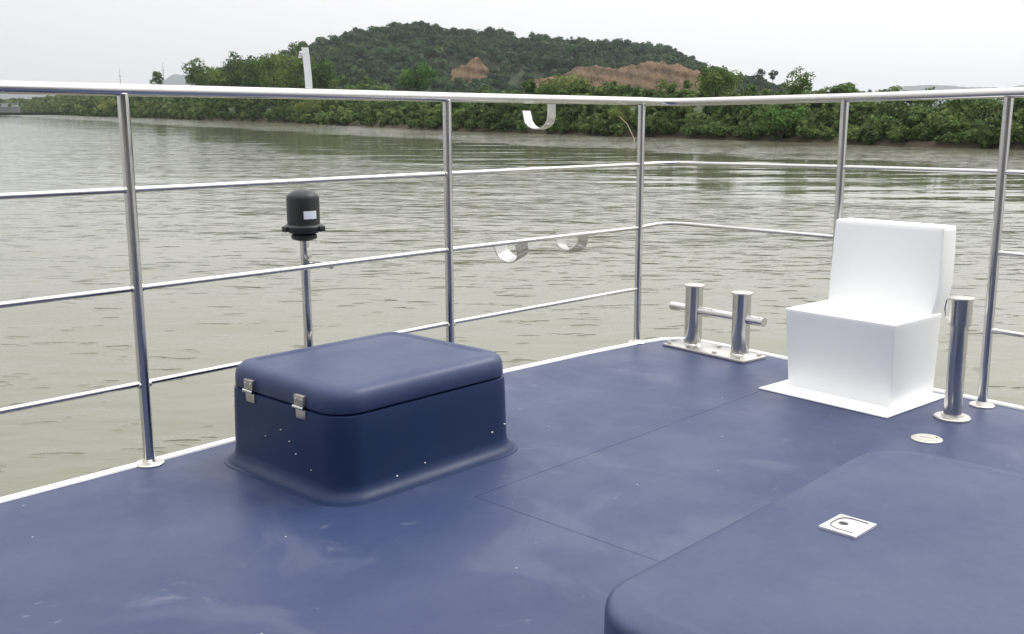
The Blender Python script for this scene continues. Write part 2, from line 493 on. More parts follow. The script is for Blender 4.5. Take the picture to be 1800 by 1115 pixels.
# ---- blue deck box with hinged lid
bx0, bx1, by0, by1 = -2.665, -2.088, 1.542, 2.228
dbox = empty('deck_box', ((bx0 + bx1) / 2, (by0 + by1) / 2, 0), 0, True)
tag(dbox, 'dark blue fibreglass deck box with hinged lid beside the railing', 'deck box')
bo = Vector(((bx0 + bx1) / 2, (by0 + by1) / 2, 0))
def bb(m, name, mat, parent=None, angle=40):
    m.v = [(x - bo.x, y - bo.y, z - bo.z) for x, y, z in m.v]
    return m.build(name, mat, parent or dbox, True, angle)
def rr(off, z, r=.085, n=10): return rrect(bx0 - off, bx1 + off, by0 - off, by1 + off, max(r + off, .02), z, n)
m = MB(); m.loft([rr(.036, .0006), rr(.035, .0022), rr(.031, .0032), rr(.024, .0045)], False, False)
m.loft([rr(.024, .0045), rr(.021, .009), rr(.016, .0135), rr(.010, .018), rr(.003, .028), rr(0, .045), rr(-.002, .11), rr(-.004, .18), rr(-.006, .226), rr(-.007, .232), rr(-.012, .2345), rr(-.030, .2345), rr(-.032, .20)], False, False)
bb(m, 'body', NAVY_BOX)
# lid: rim lifts a little and waves along its lower edge
lid = MB()
def lid_ring(off, z, wavy=0.0):
    r = rr(off, z, .095)
    out = []
    for x, y, zz in r:
        lift = 0
        if wavy:
            if x > bx1 - .06:
                t = (y - by0) / (by1 - by0); lift = wavy * (.9 * math.exp(-((t - .34) / .16) ** 2) + .5 * math.exp(-((t - .62) / .2) ** 2))
            if y < by0 + .06:
                t = (x - bx0) / (bx1 - bx0); lift += wavy * .5 * math.exp(-((t - .52) / .1) ** 2)
        out.append((x, y, zz + lift))
    return out
lid.loft([rr(-.03, .246, .095), lid_ring(-.012, .2405, .005), lid_ring(-.0075, .2395, .006), lid_ring(-.006, .242, .005), lid_ring(-.007, .270), lid_ring(-.010, .2835), lid_ring(-.0165, .2945), lid_ring(-.027, .3020), lid_ring(-.040, .3062), lid_ring(-.054, .3080), lid_ring(-.066, .3086),
          lid_ring(-.072, .3050), lid_ring(-.081, .3048), lid_ring(-.13, .3056), lid_ring(-.2, .3072), lid_ring(-.245, .3080)])
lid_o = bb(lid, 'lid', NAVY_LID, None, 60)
for hx in (-2.512, -2.262):
    yf = by0 + .0005
    m = MB(); m.box(hx - .022, hx + .022, yf - .0035, yf + .012, .2455, .274, .0012); hg = bb(m, 'hinge', HINGE_STEEL)
    m = MB(); m.box(hx - .022, hx + .022, yf + .0015, yf + .0135, .206, .2335, .0012); bb(m, 'lower_leaf', HINGE_STEEL, hg)
    m = MB(); m.tube([(hx - .024, yf - .004, .2398), (hx + .024, yf - .004, .2398)], .0052, 12); bb(m, 'pin', STEEL, hg)
    m = MB()
    for dx in (-.012, .012): m.lathe((0, 0, 0), [(.0042, -.002), (.0042, 0), (.003, .0012), (.0005, .0016)], 12)
    k = len(m.v) // 2
    m.v = [(hx + (-.012 if i < k else .012) + x, yf - .0036 - z, .262 + y) for i, (x, y, z) in enumerate(m.v)]
    bb(m, 'screw', STEEL, hg)
# flecks of white paint on the box wall
fleck = MB()
for (x, y, z, s) in [(bx1 - .001, 1.735, .035, .004), (bx1 - .002, 1.84, .047, .0032), (bx1 - .003, 2.115, .075, .0042), (bx1 - .004, 2.172, .088, .003)]:
    s *= .6; fleck.box(x - .002, x + .0042, y - s * 1.5, y + s, z - s * .6, z + s * .9, .0006, 1)
for (x, z, s) in [(-2.32, .13, .002), (-2.29, .10, .0025), (-2.36, .155, .002), (-2.22, .07, .002), (-2.44, .12, .0015)]:
    s *= .6; fleck.box(x - s, x + s, by0 - .001, by0 + .006, z - s, z + s, .0004, 1)
fo = bb(fleck, 'paint_fleck', WHITE); fo['kind'] = 'stuff'

# ---- raised hatch platform in the foreground, with its flush latch
hx0, hx1, hy0, hy1, hz = -1.074, .62, 1.272, 2.56, .17
hatch = empty('raised_hatch', ((hx0 + hx1) / 2, (hy0 + hy1) / 2, 0), 0, True)
tag(hatch, 'low raised blue hatch with rounded corners in the foreground', 'hatch')
ho = Vector(((hx0 + hx1) / 2, (hy0 + hy1) / 2, 0))
def hb(m, name, mat, parent=None, angle=50):
    m.v = [(x - ho.x, y - ho.y, z - ho.z) for x, y, z in m.v]
    return m.build(name, mat, parent or hatch, True, angle)
hr = lambda off, z: rrect(hx0 - off, hx1 + off, hy0 - off, hy1 + off, max(.16 + off, .03), z, 14)
m = MB(); m.loft([hr(.012, .0006), hr(.005, .004), hr(.002, .012), hr(0, .03), hr(-.002, .146), hr(-.004, .154), hr(-.009, .1605), hr(-.016, .1642), hr(-.026, .1668), hr(-.058, .1712), hr(-.066, .1712), hr(-.074, .1698), hr(-.085, .1696), hr(-.12, hz), hr(-.3, hz + .001)])
hb(m, 'cover', NAVY_HATCH)
px0, px1, py0, py1 = -.906, -.824, 1.882, 1.976
def lat(v):  # the plate sits a few degrees askew
    c, s = math.cos(-.035), math.sin(-.035); cx, cy = -.865, 1.928
    return [(cx + (x - cx) * c - (y - cy) * s, cy + (x - cx) * s + (y - cy) * c, z) for x, y, z in v]
m = MB(); m.box(px0, px1, py0, py1, hz - .002, hz + .0062, .0008); m.v = lat(m.v); lp = hb(m, 'latch_plate', LATCH_PLATE, None, 30)
m = MB()
ringp = [(px0 + .026 + .040, py0 + .013, hz + .0066), (px0 + .034, py0 + .012, hz + .0066), (px0 + .016, py0 + .018, hz + .0066), (px0 + .011, py0 + .034, hz + .0066), (px0 + .011, py0 + .062, hz + .0066), (px0 + .018, py0 + .078, hz + .0066), (px0 + .034, py0 + .083, hz + .0066), (px0 + .066, py0 + .082, hz + .0066)]
m.tube(fillet(ringp, [0, .01, .014, .014, .014, .014, .01, 0], 4), .0011, 8); m.v = lat(m.v); hb(m, 'ring_groove', simple('groove_dark', (.03, .03, .035), .6), lp)
m = MB(); m.lathe((px0 + .031, py0 + .047, hz), [(.0105, .0058), (.0105, .0066), (.0085, .0069), (.002, .0069)], 24); m.v = lat(m.v); hb(m, 'finger_hole', simple('hole_grey', (.11, .115, .125), .5), lp)
m = MB(); m.box(px0 + .0225, px0 + .0395, py0 + .044, py0 + .0485, hz + .0065, hz + .0082, .0006); m.v = lat(m.v); hb(m, 'catch', BLACK_PLASTIC, lp)
for dx, dy in ((.008, .008), (.074, .008), (.008, .086), (.074, .086)):
    m = MB(); m.lathe((px0 + dx, py0 + dy, hz), [(.0034, .0058), (.0032, .0070), (.001, .0074)], 12); m.v = lat(m.v); hb(m, 'screw', STEEL_DULL, lp)
for dx, dy in ((.066, .013), (.066, .082)):
    m = MB(); m.lathe((px0 + dx, py0 + dy, hz), [(.0026, .0058), (.0024, .0071), (.0008, .0072)], 10); m.v = lat(m.v); hb(m, 'ring_pivot', BLACK_PLASTIC, lp)

# ---- white moulded seat
SEAT_RZ = -.105
seat = empty('deck_chair', (-1.63, 3.44, 0), SEAT_RZ, True)
tag(seat, 'plain white moulded chair with square base and upright back at the deck edge', 'chair')
# footprint in seat axes: x -.215..+.215, y 0 (front) .. .335 (rear)
m = MB(); m.box(-.262, .268, -.095, .335, .0006, .0062, .002); m.build('base_plate', WHITE_SEAT, seat, True)
m = MB()
m.loft([rrect(-.210, .214, .026, .328, .006, .006, 3), rrect(-.212, .216, .022, .328, .006, .02, 3), rrect(-.222, .222, .0, .333, .006, .290, 3), rrect(-.224, .224, -.003, .333, .006, .302, 3), rrect(-.223, .223, -.002, .333, .006, .307, 3), rrect(-.219, .219, .002, .329, .006, .3095, 3)])
m.build('seat_base', WHITE_SEAT, seat, True, 40)
m = MB()
secs = [(.2995, .268, .332, .214), (.36, .272, .352, .214), (.42, .276, .366, .2135), (.55, .280, .372, .210), (.61, .283, .372, .208), (.625, .284, .371, .2075), (.6295, .288, .367, .204)]
m.loft([rrect(-w, w + .002 + .02 * min(1, (z - .2995) / .1), y0, y1 + .012, .008, z, 4) for z, y0, y1, w in secs])
m.build('backrest', WHITE_SEAT, seat, True, 40)

# ---- twin mooring bitt
bitt = empty('mooring_bitt', (-2.372, 3.805, 0), -.142, True)
tag(bitt, 'twin post steel mooring bitt with a crossbar on the corner of the deck', 'bitt')
m = MB(); m.box(-.232, .228, -.082, .076, .0006, .0125, .002); m.build('base_plate', STEEL_DULL, bitt)
for x in (-.140, .130):
    m = MB(); m.cyl((x, .018, 0), .0395, .012, .2775, 40); m.lathe((x, .018, 0), [(.0435, .0122), (.042, .016), (.039, .0185)], 40)
    p = m.build('post', make_steel('bitt_steel', (.58, .57, .55), .2) if x < 0 else bpy.data.materials['bitt_steel'], bitt)
    m = MB(); m.lathe((x, .018, 0), [(.044, .2768), (.0455, .278), (.0455, .283), (.044, .2845), (.001, .2848)], 40); m.build('cap', STEEL_DULL, p)
m = MB(); m.tube([(-.272, .018, .170), (.252, .018, .170)], .0195, 24); m.build('crossbar', STEEL, bitt)
for x, y in ((-.222, -.05), (-.215, .055), (-.09, -.06), (-.02, .06), (.05, -.055), (.205, .055), (.185, -.06)):
    m = MB(); r = .0115
    m.loft([[(x + r * math.cos(k * math.pi / 3), y + r * math.sin(k * math.pi / 3), z) for k in range(6)] for z in (.0118, .0205)])
    m.build('bolt', STEEL_DULL, bitt)

# ---- single mooring post beside the seat
mp = empty('mooring_post', (-1.213, 3.478, 0), 0, True)
tag(mp, 'single steel mooring post with capped sleeve standing beside the white chair', 'post')
m = MB(); m.lathe((0, 0, 0), [(.060, .0006), (.060, .006), (.057, .009), (.036, .010), (.034, .016)], 44); m.build('base_flange', STEEL_DULL, mp)
m = MB(); m.cyl((0, 0, 0), .0290, .009, .34, 40); m.build('column', bpy.data.materials['bitt_steel'], mp)
m = MB(); m.lathe((0, 0, 0), [(.031, .325), (.0365, .3265), (.0365, .4145), (.035, .416), (.02, .417)], 40); m.build('sleeve', bpy.data.materials['bitt_steel'], mp)
m = MB(); m.lathe((0, 0, 0), [(.040, .4162), (.0415, .418), (.041, .4205), (.001, .4235)], 40); m.build('cap', STEEL_DULL, mp)
m = MB(); m.strip([(-.036, .010, .41), (-.055, .018, .405), (-.060, .02, .375), (-.055, .018, .345), (-.036, .010, .338)], (.3, -.95, 0), .022, .004); m.build('strap', STRIP_STEEL, mp)

# ---- round filler cap
fc = empty('filler_cap', (-1.183, 3.182, 0), .3, True)
tag(fc, 'round pale metal filler cap set flush in the deck', 'cap')
m = MB(); m.lathe((0, 0, 0), [(.048, .0006), (.048, .003), (.044, .0055), (.038, .0058), (.0375, .0046), (.036, .0046), (.0355, .0062), (.001, .0066)], 48); m.build('rim', FILLER, fc)
m = MB(); m.box(-.02, .02, -.003, .003, .006, .0078, .0008); m.build('slot_bar', STEEL_DULL, fc)
m = MB(); m.lathe((.028, .012, 0), [(.003, .006), (.003, .0074), (.001, .0078)], 12); m.build('screw', BLACK_PLASTIC, fc)

# =============================================================== RIVER, LAND
def make_water():
    m, n, l, b = mat_new('river_water')
    geo = n.new('ShaderNodeNewGeometry').outputs['Position']
    sep = n.new('ShaderNodeSeparateXYZ'); l.new(geo, sep.inputs[0])
    # distance measured from the boat towards the far bank (bank about 81 m away)
    d = mth(n, l, 'ADD', mth(n, l, 'MULTIPLY', sep.outputs['X'], .842), mth(n, l, 'MULTIPLY', sep.outputs['Y'], .54))
    wob = noise(n, l, mapping(n, l, geo, (.03, .085, 0), (0, 0, .2)), 1, 6, .62)
    dd = mth(n, l, 'ADD', d, mth(n, l, 'MULTIPLY', mth(n, l, 'SUBTRACT', wob, .5), 26))
    slick = mth(n, l, 'MULTIPLY', mapr(n, l, dd, 29, 32, 0, 1, True), mapr(n, l, dd, 52, 56, 1, 0, True))
    gaps = mapr(n, l, noise(n, l, mapping(n, l, geo, (.03, .09, 0), (0, 0, .57)), 1, 3), .20, .34, 0, 1, True)
    slick = mth(n, l, 'MULTIPLY', slick, gaps)
    ruff = mapr(n, l, slick, 0, 1, 1, .14)
    patch = mapr(n, l, noise(n, l, mapping(n, l, geo, (.05, .11, 0), (0, 0, .57)), 1, 3), .3, .7, .25, 1.3)
    ruff = mth(n, l, 'MULTIPLY', mth(n, l, 'MULTIPLY', ruff, patch), mapr(n, l, dd, 50, 60, 1, 3.0, True))
    v1 = mapping(n, l, geo, (1.1, 2.3, 1), (0, 0, -.35))
    v2 = mapping(n, l, geo, (.38, .8, 1), (0, 0, .12))
    h1 = mth(n, l, 'MULTIPLY', noise(n, l, v1, 1.25, 4, .5), .030)
    h2 = mth(n, l, 'MULTIPLY', noise(n, l, v2, 1.0, 2, .5), .10)
    swell = mapr(n, l, slick, 0, 1, .45, .3)
    h = mth(n, l, 'ADD', mth(n, l, 'MULTIPLY', h1, ruff), mth(n, l, 'MULTIPLY', h2, swell))
    h3 = mth(n, l, 'MULTIPLY', noise(n, l, mapping(n, l, geo, (.10, .30, 1), (0, 0, .08)), 1.0, 1, .4), .145)
    h4 = mth(n, l, 'MULTIPLY', mapr(n, l, noise(n, l, mapping(n, l, geo, (1.0, 2.5, 1), (0, 0, -.3)), 1.1, 2, .5), .60, .74, 0, 1, True), .035)
    h = mth(n, l, 'ADD', h, mth(n, l, 'ADD', mth(n, l, 'MULTIPLY', h3, mapr(n, l, slick, 0, 1, .4, .72)), mth(n, l, 'MULTIPLY', h4, mth(n, l, 'MULTIPLY', patch, mapr(n, l, slick, 0, 1, .8, .1)))))
    bp = n.new('ShaderNodeBump'); bp.inputs['Strength'].default_value = 1; bp.inputs['Distance'].default_value = 1
    l.new(h, bp.inputs['Height'])
    # wind ripples too short for the bump to hold at a distance: slopes taken straight from noise
    tn = n.new('ShaderNodeTexNoise'); tn.inputs['Scale'].default_value = 1.0; tn.inputs['Detail'].default_value = 3
    l.new(mapping(n, l, geo, (1.3, 2.6, 1), (0, 0, -.25)), tn.inputs['Vector'])
    sub = n.new('ShaderNodeVectorMath'); sub.operation = 'SUBTRACT'; l.new(tn.outputs['Color'], sub.inputs[0]); sub.inputs[1].default_value = (.5, .5, .5)
    flat = n.new('ShaderNodeVectorMath'); flat.operation = 'MULTIPLY'; l.new(sub.outputs[0], flat.inputs[0]); flat.inputs[1].default_value = (.25, .25, 0)
    sc_ = n.new('ShaderNodeVectorMath'); sc_.operation = 'SCALE'; l.new(flat.outputs[0], sc_.inputs[0]); l.new(ruff, sc_.inputs['Scale'])
    ad = n.new('ShaderNodeVectorMath'); ad.operation = 'ADD'; l.new(bp.outputs[0], ad.inputs[0]); l.new(sc_.outputs[0], ad.inputs[1])
    nz = n.new('ShaderNodeVectorMath'); nz.operation = 'NORMALIZE'; l.new(ad.outputs[0], nz.inputs[0])
    l.new(nz.outputs[0], b.inputs['Normal'])
    silt = noise(n, l, mapping(n, l, geo, (.12, .3, 0), (0, 0, .4)), 1, 4, .6)
    l.new(mixc(n, l, silt, (.128, .128, .088), (.180, .177, .128)), b.inputs['Base Color'])
    l.new(mapr(n, l, slick, 0, 1, .06, .02), b.inputs['Roughness'])
    b.inputs['IOR'].default_value = 1.333
    return m
WATER = make_water()
me = bpy.data.meshes.new('river_water')
me.from_pydata([(-9500, -400, 0), (9500, -400, 0), (9500, 9500, 0), (-9500, 9500, 0)], [], [(0, 1, 2, 3)])
tag(new_obj('river_water', me, WATER), kind='structure')

SHORE = [(120, -40), (75, 38), (55, 66), (42.6, 85.4), (36, 92.8), (29, 105), (19.7, 118.6), (7.4, 133.3), (-8.4, 153.5), (-27.7, 192), (-51.9, 235.5), (-87.2, 287.9),
         (-132.7, 359.8), (-172.4, 417.8), (-244.7, 539.4), (-325.6, 681), (-430, 800), (-900, 980), (-9000, 1400)]
# resample the shoreline finely and give it small bays
def resample(pts, step_fn):
    out = [pts[0]]; acc = np.array(pts[0], float)
    for a, b in zip(pts[:-1], pts[1:]):
        a, b = np.array(a, float), np.array(b, float); L = np.hypot(*(b - a)); nseg = max(1, int(L / step_fn(a)))
        for k in range(1, nseg + 1): out.append(tuple(a + (b - a) * k / nseg))
    return out
SH = resample(SHORE, lambda a: 1.2 if a[1] < 250 else (4 if a[1] < 700 else 15))
SH = [(x + (.5 * math.sin(i * .37) + .35 * math.sin(i * .91 + 1)) * (1 if y < 700 else 0), y) for i, (x, y) in enumerate(SH)]
def inland(i, k=6):
    a, b = SH[max(i - k, 0)], SH[min(i + k, len(SH) - 1)]
    t = np.array(b) - np.array(a); t = t / np.hypot(*t)
    return np.array([t[1], -t[0]])
def earth(name, c1, c2, c3, sc):
    m, n, l, b = mat_new(name)
    geo = n.new('ShaderNodeNewGeometry').outputs['Position']
    f = noise(n, l, geo, sc, 5, .65)
    col = mixc(n, l, mapr(n, l, f, .35, .65, 0, 1), c1, c2)
    f2 = noise(n, l, mapping(n, l, geo, (1, 1, .25)), sc * 3.1, 4, .6)
    col = mixc(n, l, mapr(n, l, f2, .45, .75, 0, .8), col, c3)
    l.new(col, b.inputs['Base Color']); b.inputs['Roughness'].default_value = .9; b.inputs['Specular IOR Level'].default_value = .2
    return m
MUD = earth('bank_mud', (.072, .055, .036), (.048, .042, .026), (.105, .078, .050), .8)
SOIL = earth('meadow_ground', (.025, .042, .014), (.04, .055, .02), (.02, .034, .012), .05); SOIL.node_tree.nodes['Principled BSDF'].inputs['Specular IOR Level'].default_value = 0
OFFS = [(-1.2, -.5), (0, -.02), (.25, .14), (.6, .36), (1.6, .7), (5, 1.3), (14, 1.7), (40, 2.0)]
vs, fs, mi = [], [], []
N = len(SH)
for k, (off, z) in enumerate(OFFS):
    for i, p in enumerate(SH):
        nn = inland(i); jz = (.16 * math.sin(i * .53 + k) + .1 * math.sin(i * 1.7)) if 2 <= k <= 4 else 0
        vs.append((p[0] + nn[0] * off, p[1] + nn[1] * off, z + jz))
for i, p in enumerate(SH): vs.append((p[0] + 5400, p[1] + 7200, 2.2))
for k in range(len(OFFS)):
    for i in range(N - 1):
        fs.append((k * N + i, k * N + i + 1, (k + 1) * N + i + 1, (k + 1) * N + i)); mi.append(0 if k < 4 else 1)
me = bpy.data.meshes.new('river_bank'); me.from_pydata(vs, [], fs); me.polygons.foreach_set('material_index', mi)
me.polygons.foreach_set('use_smooth', [True] * len(fs))
tag(new_obj('river_bank', me, [MUD, SOIL]), kind='structure')

# ---- hill
RIDGE = np.array([(-330, 4), (-230, 12), (-164.8, 29.8), (-144.9, 37.2), (-132.9, 42.5), (-117, 46.5), (-101, 49.5), (-78, 53), (-68, 55.5), (-60, 54), (-50.7, 50), (-39, 50), (-27, 49.4), (-15.6, 50), (0, 46), (15.6, 45), (39, 43.5), (62.5, 42.5), (78, 41.5), (101.7, 39.5), (110, 36), (125, 31.5), (141, 26.5), (157, 21.5), (173, 15.5), (181, 12.5), (197, 8.5), (221, 5), (260, 3), (330, 2.5)])
def fbm(x, y, s, seed=0):
    r = np.random.default_rng(seed); out = 0; a = 1
    for o in range(4):
        ph = r.random(6) * 6.28; k = s * 2 ** o
        out = out + a * (np.sin(x * k + ph[0] + 1.7 * np.sin(y * k * .7 + ph[1])) * np.sin(y * k * 1.1 + ph[2] + 1.3 * np.sin(x * k * .8 + ph[3])))
        a *= .5
    return out
def hill_z(x, y):
    xr = x * 720 / np.maximum(y, 300) * .35 + x * .65
    top = np.interp(xr, RIDGE[:, 0], RIDGE[:, 1]) - 1.2
    t = np.where(y < 720, (720 - y) / 235.0, (y - 720) / 300.0)
    fall = np.clip(1 - t, 0, 1); fall = fall ** 1.25 * (1.6 - .6 * fall)
    fall = np.clip(fall, 0, 1)
    z = 2.0 + (top - 2) * fall + fbm(x, y, .035, 3) * 2.2 * np.clip(fall * (1 - fall) * 4, 0, 1)
    # the ground was dug away below the two red cuts
    u, w = x * 556 / np.maximum(y, 300), x * 592 / np.maximum(y, 300)
    sm = lambda a: np.clip(a, 0, 1) ** 2 * (3 - 2 * np.clip(a, 0, 1))
    dig = sm((u + 2) / 6) * sm((111 - u) / 5) * sm((569 - y) / 6)
    z = z - (z - np.minimum(z, 4.0)) * dig
    dig2 = sm((w + 39) / 5) * sm((-8 - w) / 4) * sm((602 - y) / 6) * sm((y - 525) / 25)
    return z - (z - np.minimum(z, 12.5)) * dig2
gx = np.arange(-340, 341, 5.0); gy = np.arange(470, 1031, 5.0)
GX, GY = np.meshgrid(gx, gy); GZ = hill_z(GX, GY)
GZ = np.where(.842 * GX + .54 * GY < 98, -3.0, GZ)
GZ[0, :] = 1; GZ[-1, :] = 1; GZ[:, 0] = 1; GZ[:, -1] = 1
nx, ny = len(gx), len(gy)
vs = np.stack([GX, GY, GZ], -1).reshape(-1, 3).tolist()
fs = [(j_ * nx + i, j_ * nx + i + 1, (j_ + 1) * nx + i + 1, (j_ + 1) * nx + i) for j_ in range(ny - 1) for i in range(nx - 1)]
me = bpy.data.meshes.new('hill'); me.from_pydata(vs, [], fs); me.polygons.foreach_set('use_smooth', [True] * len(fs))
FOREST_FLOOR = earth('forest_floor', (.03, .05, .022), (.045, .06, .03), (.06, .055, .035), .08)
tag(new_obj('hill', me, FOREST_FLOOR), kind='structure')

# ---- bare red earth cuts in the hillside
def make_cliff():
    m, n, l, b = mat_new('red_earth')
    g = n.new('ShaderNodeNewGeometry').outputs['Position']
    col = mixc(n, l, mapr(n, l, noise(n, l, g, .10, 4, .6), .38, .62, 0, 1), (.27, .165, .092), (.19, .135, .085))
    col = mixc(n, l, mapr(n, l, noise(n, l, mapping(n, l, g, (1, 1, .12)), .9, 5, .65), .45, .7, 0, .75), col, (.34, .235, .145))
    col = mixc(n, l, mapr(n, l, noise(n, l, mapping(n, l, g, (1, 1, .5)), .55, 5, .7), .56, .66, 0, .85), col, (.045, .055, .028))
    l.new(col, b.inputs['Base Color']); b.inputs['Roughness'].default_value = .95; b.inputs['Specular IOR Level'].default_value = .1
    bp = n.new('ShaderNodeBump'); bp.inputs['Strength'].default_value = 1; bp.inputs['Distance'].default_value = 1
    l.new(mth(n, l, 'MULTIPLY', noise(n, l, mapping(n, l, g, (1, 1, .25)), .8, 5, .7), 1.6), bp.inputs['Height']); l.new(bp.outputs[0], b.inputs['Normal'])
    return m
CLIFF = make_cliff()
def cliff(prof, ybase, depth, nz=22):
    """prof: (x, z_bottom, z_top); a scarp leaning back into the hill, cut by gullies"""
    prof = np.array(prof); xs = np.arange(prof[0, 0], prof[-1, 0] + .1, .7)
    zb = np.interp(xs, prof[:, 0], prof[:, 1]); zt = np.interp(xs, prof[:, 0], prof[:, 2])
    zt = zt + .8 * fbm(xs, xs * .2, .5, 9)
    zt = np.maximum(zt, zb + .05)
    vs = []
    for k in range(nz + 1):
        t = k / nz
        z = zb + (zt - zb) * t
        gul = 1.3 * fbm(xs, xs * .3, .11, 11) + 1.2 * fbm(xs, z * .35, .35, 12) + .5 * fbm(xs, z * 1.2, .9, 13)
        y = ybase + depth * t ** 1.2 + gul * (1 - .4 * t) + .5 * np.sin(z * 1.1 + xs * .2)
        vs += np.stack([xs, y, z], -1).tolist()
    vs += np.stack([xs, np.full_like(xs, ybase + depth + 26), zt - 4], -1).tolist()
    n = len(xs)
    fs = [(k * n + i, k * n + i + 1, (k + 1) * n + i + 1, (k + 1) * n + i) for k in range(nz + 1) for i in range(n - 1)]
    me = bpy.data.meshes.new('red_cliff'); me.from_pydata(vs, [], fs); me.polygons.foreach_set('use_smooth', [True] * len(fs))
    return tag(new_obj('red_cliff', me, CLIFF), kind='structure')
cliff([(-2, 3, 9), (1, 3, 13), (6, 3, 16), (15, 3, 19), (28, 3, 20.5), (32, 3, 23.4), (36, 3, 24.6), (45.8, 3, 24.8), (54, 3, 23.8), (61, 3, 25.1), (73, 3, 27.5), (80.8, 3, 27.9), (85, 3, 26), (88.5, 3, 25.6), (97, 3, 23.6), (100.8, 3, 22.8), (103, 3, 18), (105, 3, 8)], 552, 9)
cliff([(-36, 20, 22.6), (-34.5, 17, 24.4), (-31, 14, 26.2), (-27, 12, 27.6), (-23, 11, 29.3), (-20.4, 11, 31.0), (-19.2, 11, 31.8), (-18, 11, 29.6), (-15.5, 12, 27.3), (-13.2, 14, 24.8), (-11.8, 17, 20.5)], 590, 6, 16)

# ---- far hills
FARM = earth('far_woods', (.02, .035, .035), (.03, .045, .04), (.035, .05, .045), .004)
def ridge(pts, y0, depth):
    pts = np.array(pts, float); xs = np.arange(pts[0, 0], pts[-1, 0] + 1, 14.0)
    zt = np.interp(xs, pts[:, 0], pts[:, 1]); zt = zt + rng.normal(0, 1.2, len(xs)) + 2 * np.sin(xs * .021) + 1.5 * np.sin(xs * .05)
    zt[0] = zt[-1] = 0
    rows = [(y0, np.zeros_like(xs) + 1), (y0 + depth * .5, zt * .55 + 1), (y0 + depth, zt), (y0 + depth * 2, np.zeros_like(xs))]
    vs = [(x, y, z) for y, zz in rows for x, z in zip(xs, zz)]; n = len(xs)
    fs = [(k * n + i, k * n + i + 1, (k + 1) * n + i + 1, (k + 1) * n + i) for k in range(3) for i in range(n - 1)]
    me = bpy.data.meshes.new('far_hills'); me.from_pydata(vs, [], fs); me.polygons.foreach_set('use_smooth', [True] * len(fs))
    return tag(new_obj('far_hills', me, FARM), kind='structure')
ridge([(-5200, 60), (-3600, 140), (-3150, 127), (-2954, 118), (-2822, 122), (-2626, 108), (-2430, 98), (-2200, 110), (-2000, 155), (-1948, 190), (-1866, 186), (-1669, 196), (-1573, 158), (-1300, 60)], 5500, 500)
ridge([(1900, 40), (2135, 92), (2231, 118), (2362, 129), (2560, 122), (2823, 110), (2953, 130), (3600, 150), (5200, 50)], 5500, 500)

# =============================================================== VEGETATION
def make_leaf(name, dark, mid, light, hazy=0):
    m, n, l, b = mat_new(name)
    g = n.new('ShaderNodeNewGeometry')
    at = n.new('ShaderNodeAttribute'); at.attribute_name = 'tint'
    oi = n.new('ShaderNodeObjectInfo')
    big = noise(n, l, g.outputs['Position'], .35, 2)
    r = mth(n, l, 'ADD', mth(n, l, 'MULTIPLY', g.outputs['Random Per Island'], .45), mth(n, l, 'MULTIPLY', at.outputs['Fac'], .55))
    r = mth(n, l, 'ADD', r, mth(n, l, 'MULTIPLY', mth(n, l, 'SUBTRACT', big, .5), .5))
    ramp = n.new('ShaderNodeValToRGB'); l.new(r, ramp.inputs[0])
    e = ramp.color_ramp.elements
    e[0].position = .12; e[0].color = (*dark, 1); e[1].position = .95; e[1].color = (*light, 1)
    k = e.new(.52); k.color = (*mid, 1)
    mul = n.new('ShaderNodeMix'); mul.data_type = 'RGBA'; mul.blend_type = 'MULTIPLY'; mul.inputs[0].default_value = 1
    l.new(ramp.outputs[0], mul.inputs[6]); l.new(oi.outputs['Color'], mul.inputs[7])
    l.new(mul.outputs[2], b.inputs['Base Color']); b.inputs['Roughness'].default_value = .55; b.inputs['Specular IOR Level'].default_value = .08
    tr = n.new('ShaderNodeBsdfTranslucent'); l.new(mul.outputs[2], tr.inputs[0])
    mx = n.new('ShaderNodeMixShader'); mx.inputs[0].default_value = .28
    l.new(b.outputs[0], mx.inputs[1]); l.new(tr.outputs[0], mx.inputs[2])
    l.new(mx.outputs[0], n['Material Output'].inputs['Surface'])
    return m
LEAF = make_leaf('bank_leaves', (.038, .068, .022), (.105, .170, .046), (.23, .295, .095))
LEAF_HILL = make_leaf('hill_leaves', (.015, .037, .016), (.037, .078, .028), (.092, .150, .048))
BARK = earth('bark', (.09, .07, .05), (.06, .05, .04), (.13, .11, .09), 3)

def lobes(center, rad, n, seed, lobe=.5, up_bias=.15):
    """lobe centres and radii of an uneven crown"""
    r = np.random.default_rng(seed)
    d = r.normal(size=(n, 3)); d /= np.linalg.norm(d, axis=1)[:, None]
    d[:, 2] = d[:, 2] * .85 + up_bias
    k = r.uniform(.35, .78, n)[:, None]
    c = np.array(center) + d * k * np.array(rad)
    lr = r.uniform(lobe * .65, lobe * 1.15, n) * min(rad[0], rad[1], max(rad[2], .6 * rad[0]))
    return c, lr

def leaf_points(c, lr, per, r):
    """points with outward normals spread over the lobes' skins"""
    n = len(lr); w = (lr ** 2) / np.mean(lr ** 2)
    cnt = np.maximum(4, (per * w).astype(int)); idx = np.repeat(np.arange(n), cnt)
    d = r.normal(size=(len(idx), 3)); d[:, 2] += .35
    d /= np.linalg.norm(d, axis=1)[:, None]
    rr_ = lr[idx] * (r.uniform(.5, 1.08, len(idx)) ** .6 + (r.random(len(idx)) < .2) * r.uniform(0, .38, len(idx)))
    P = c[idx] + d * rr_[:, None] * np.array([1, 1, .85])
    return P, d, idx

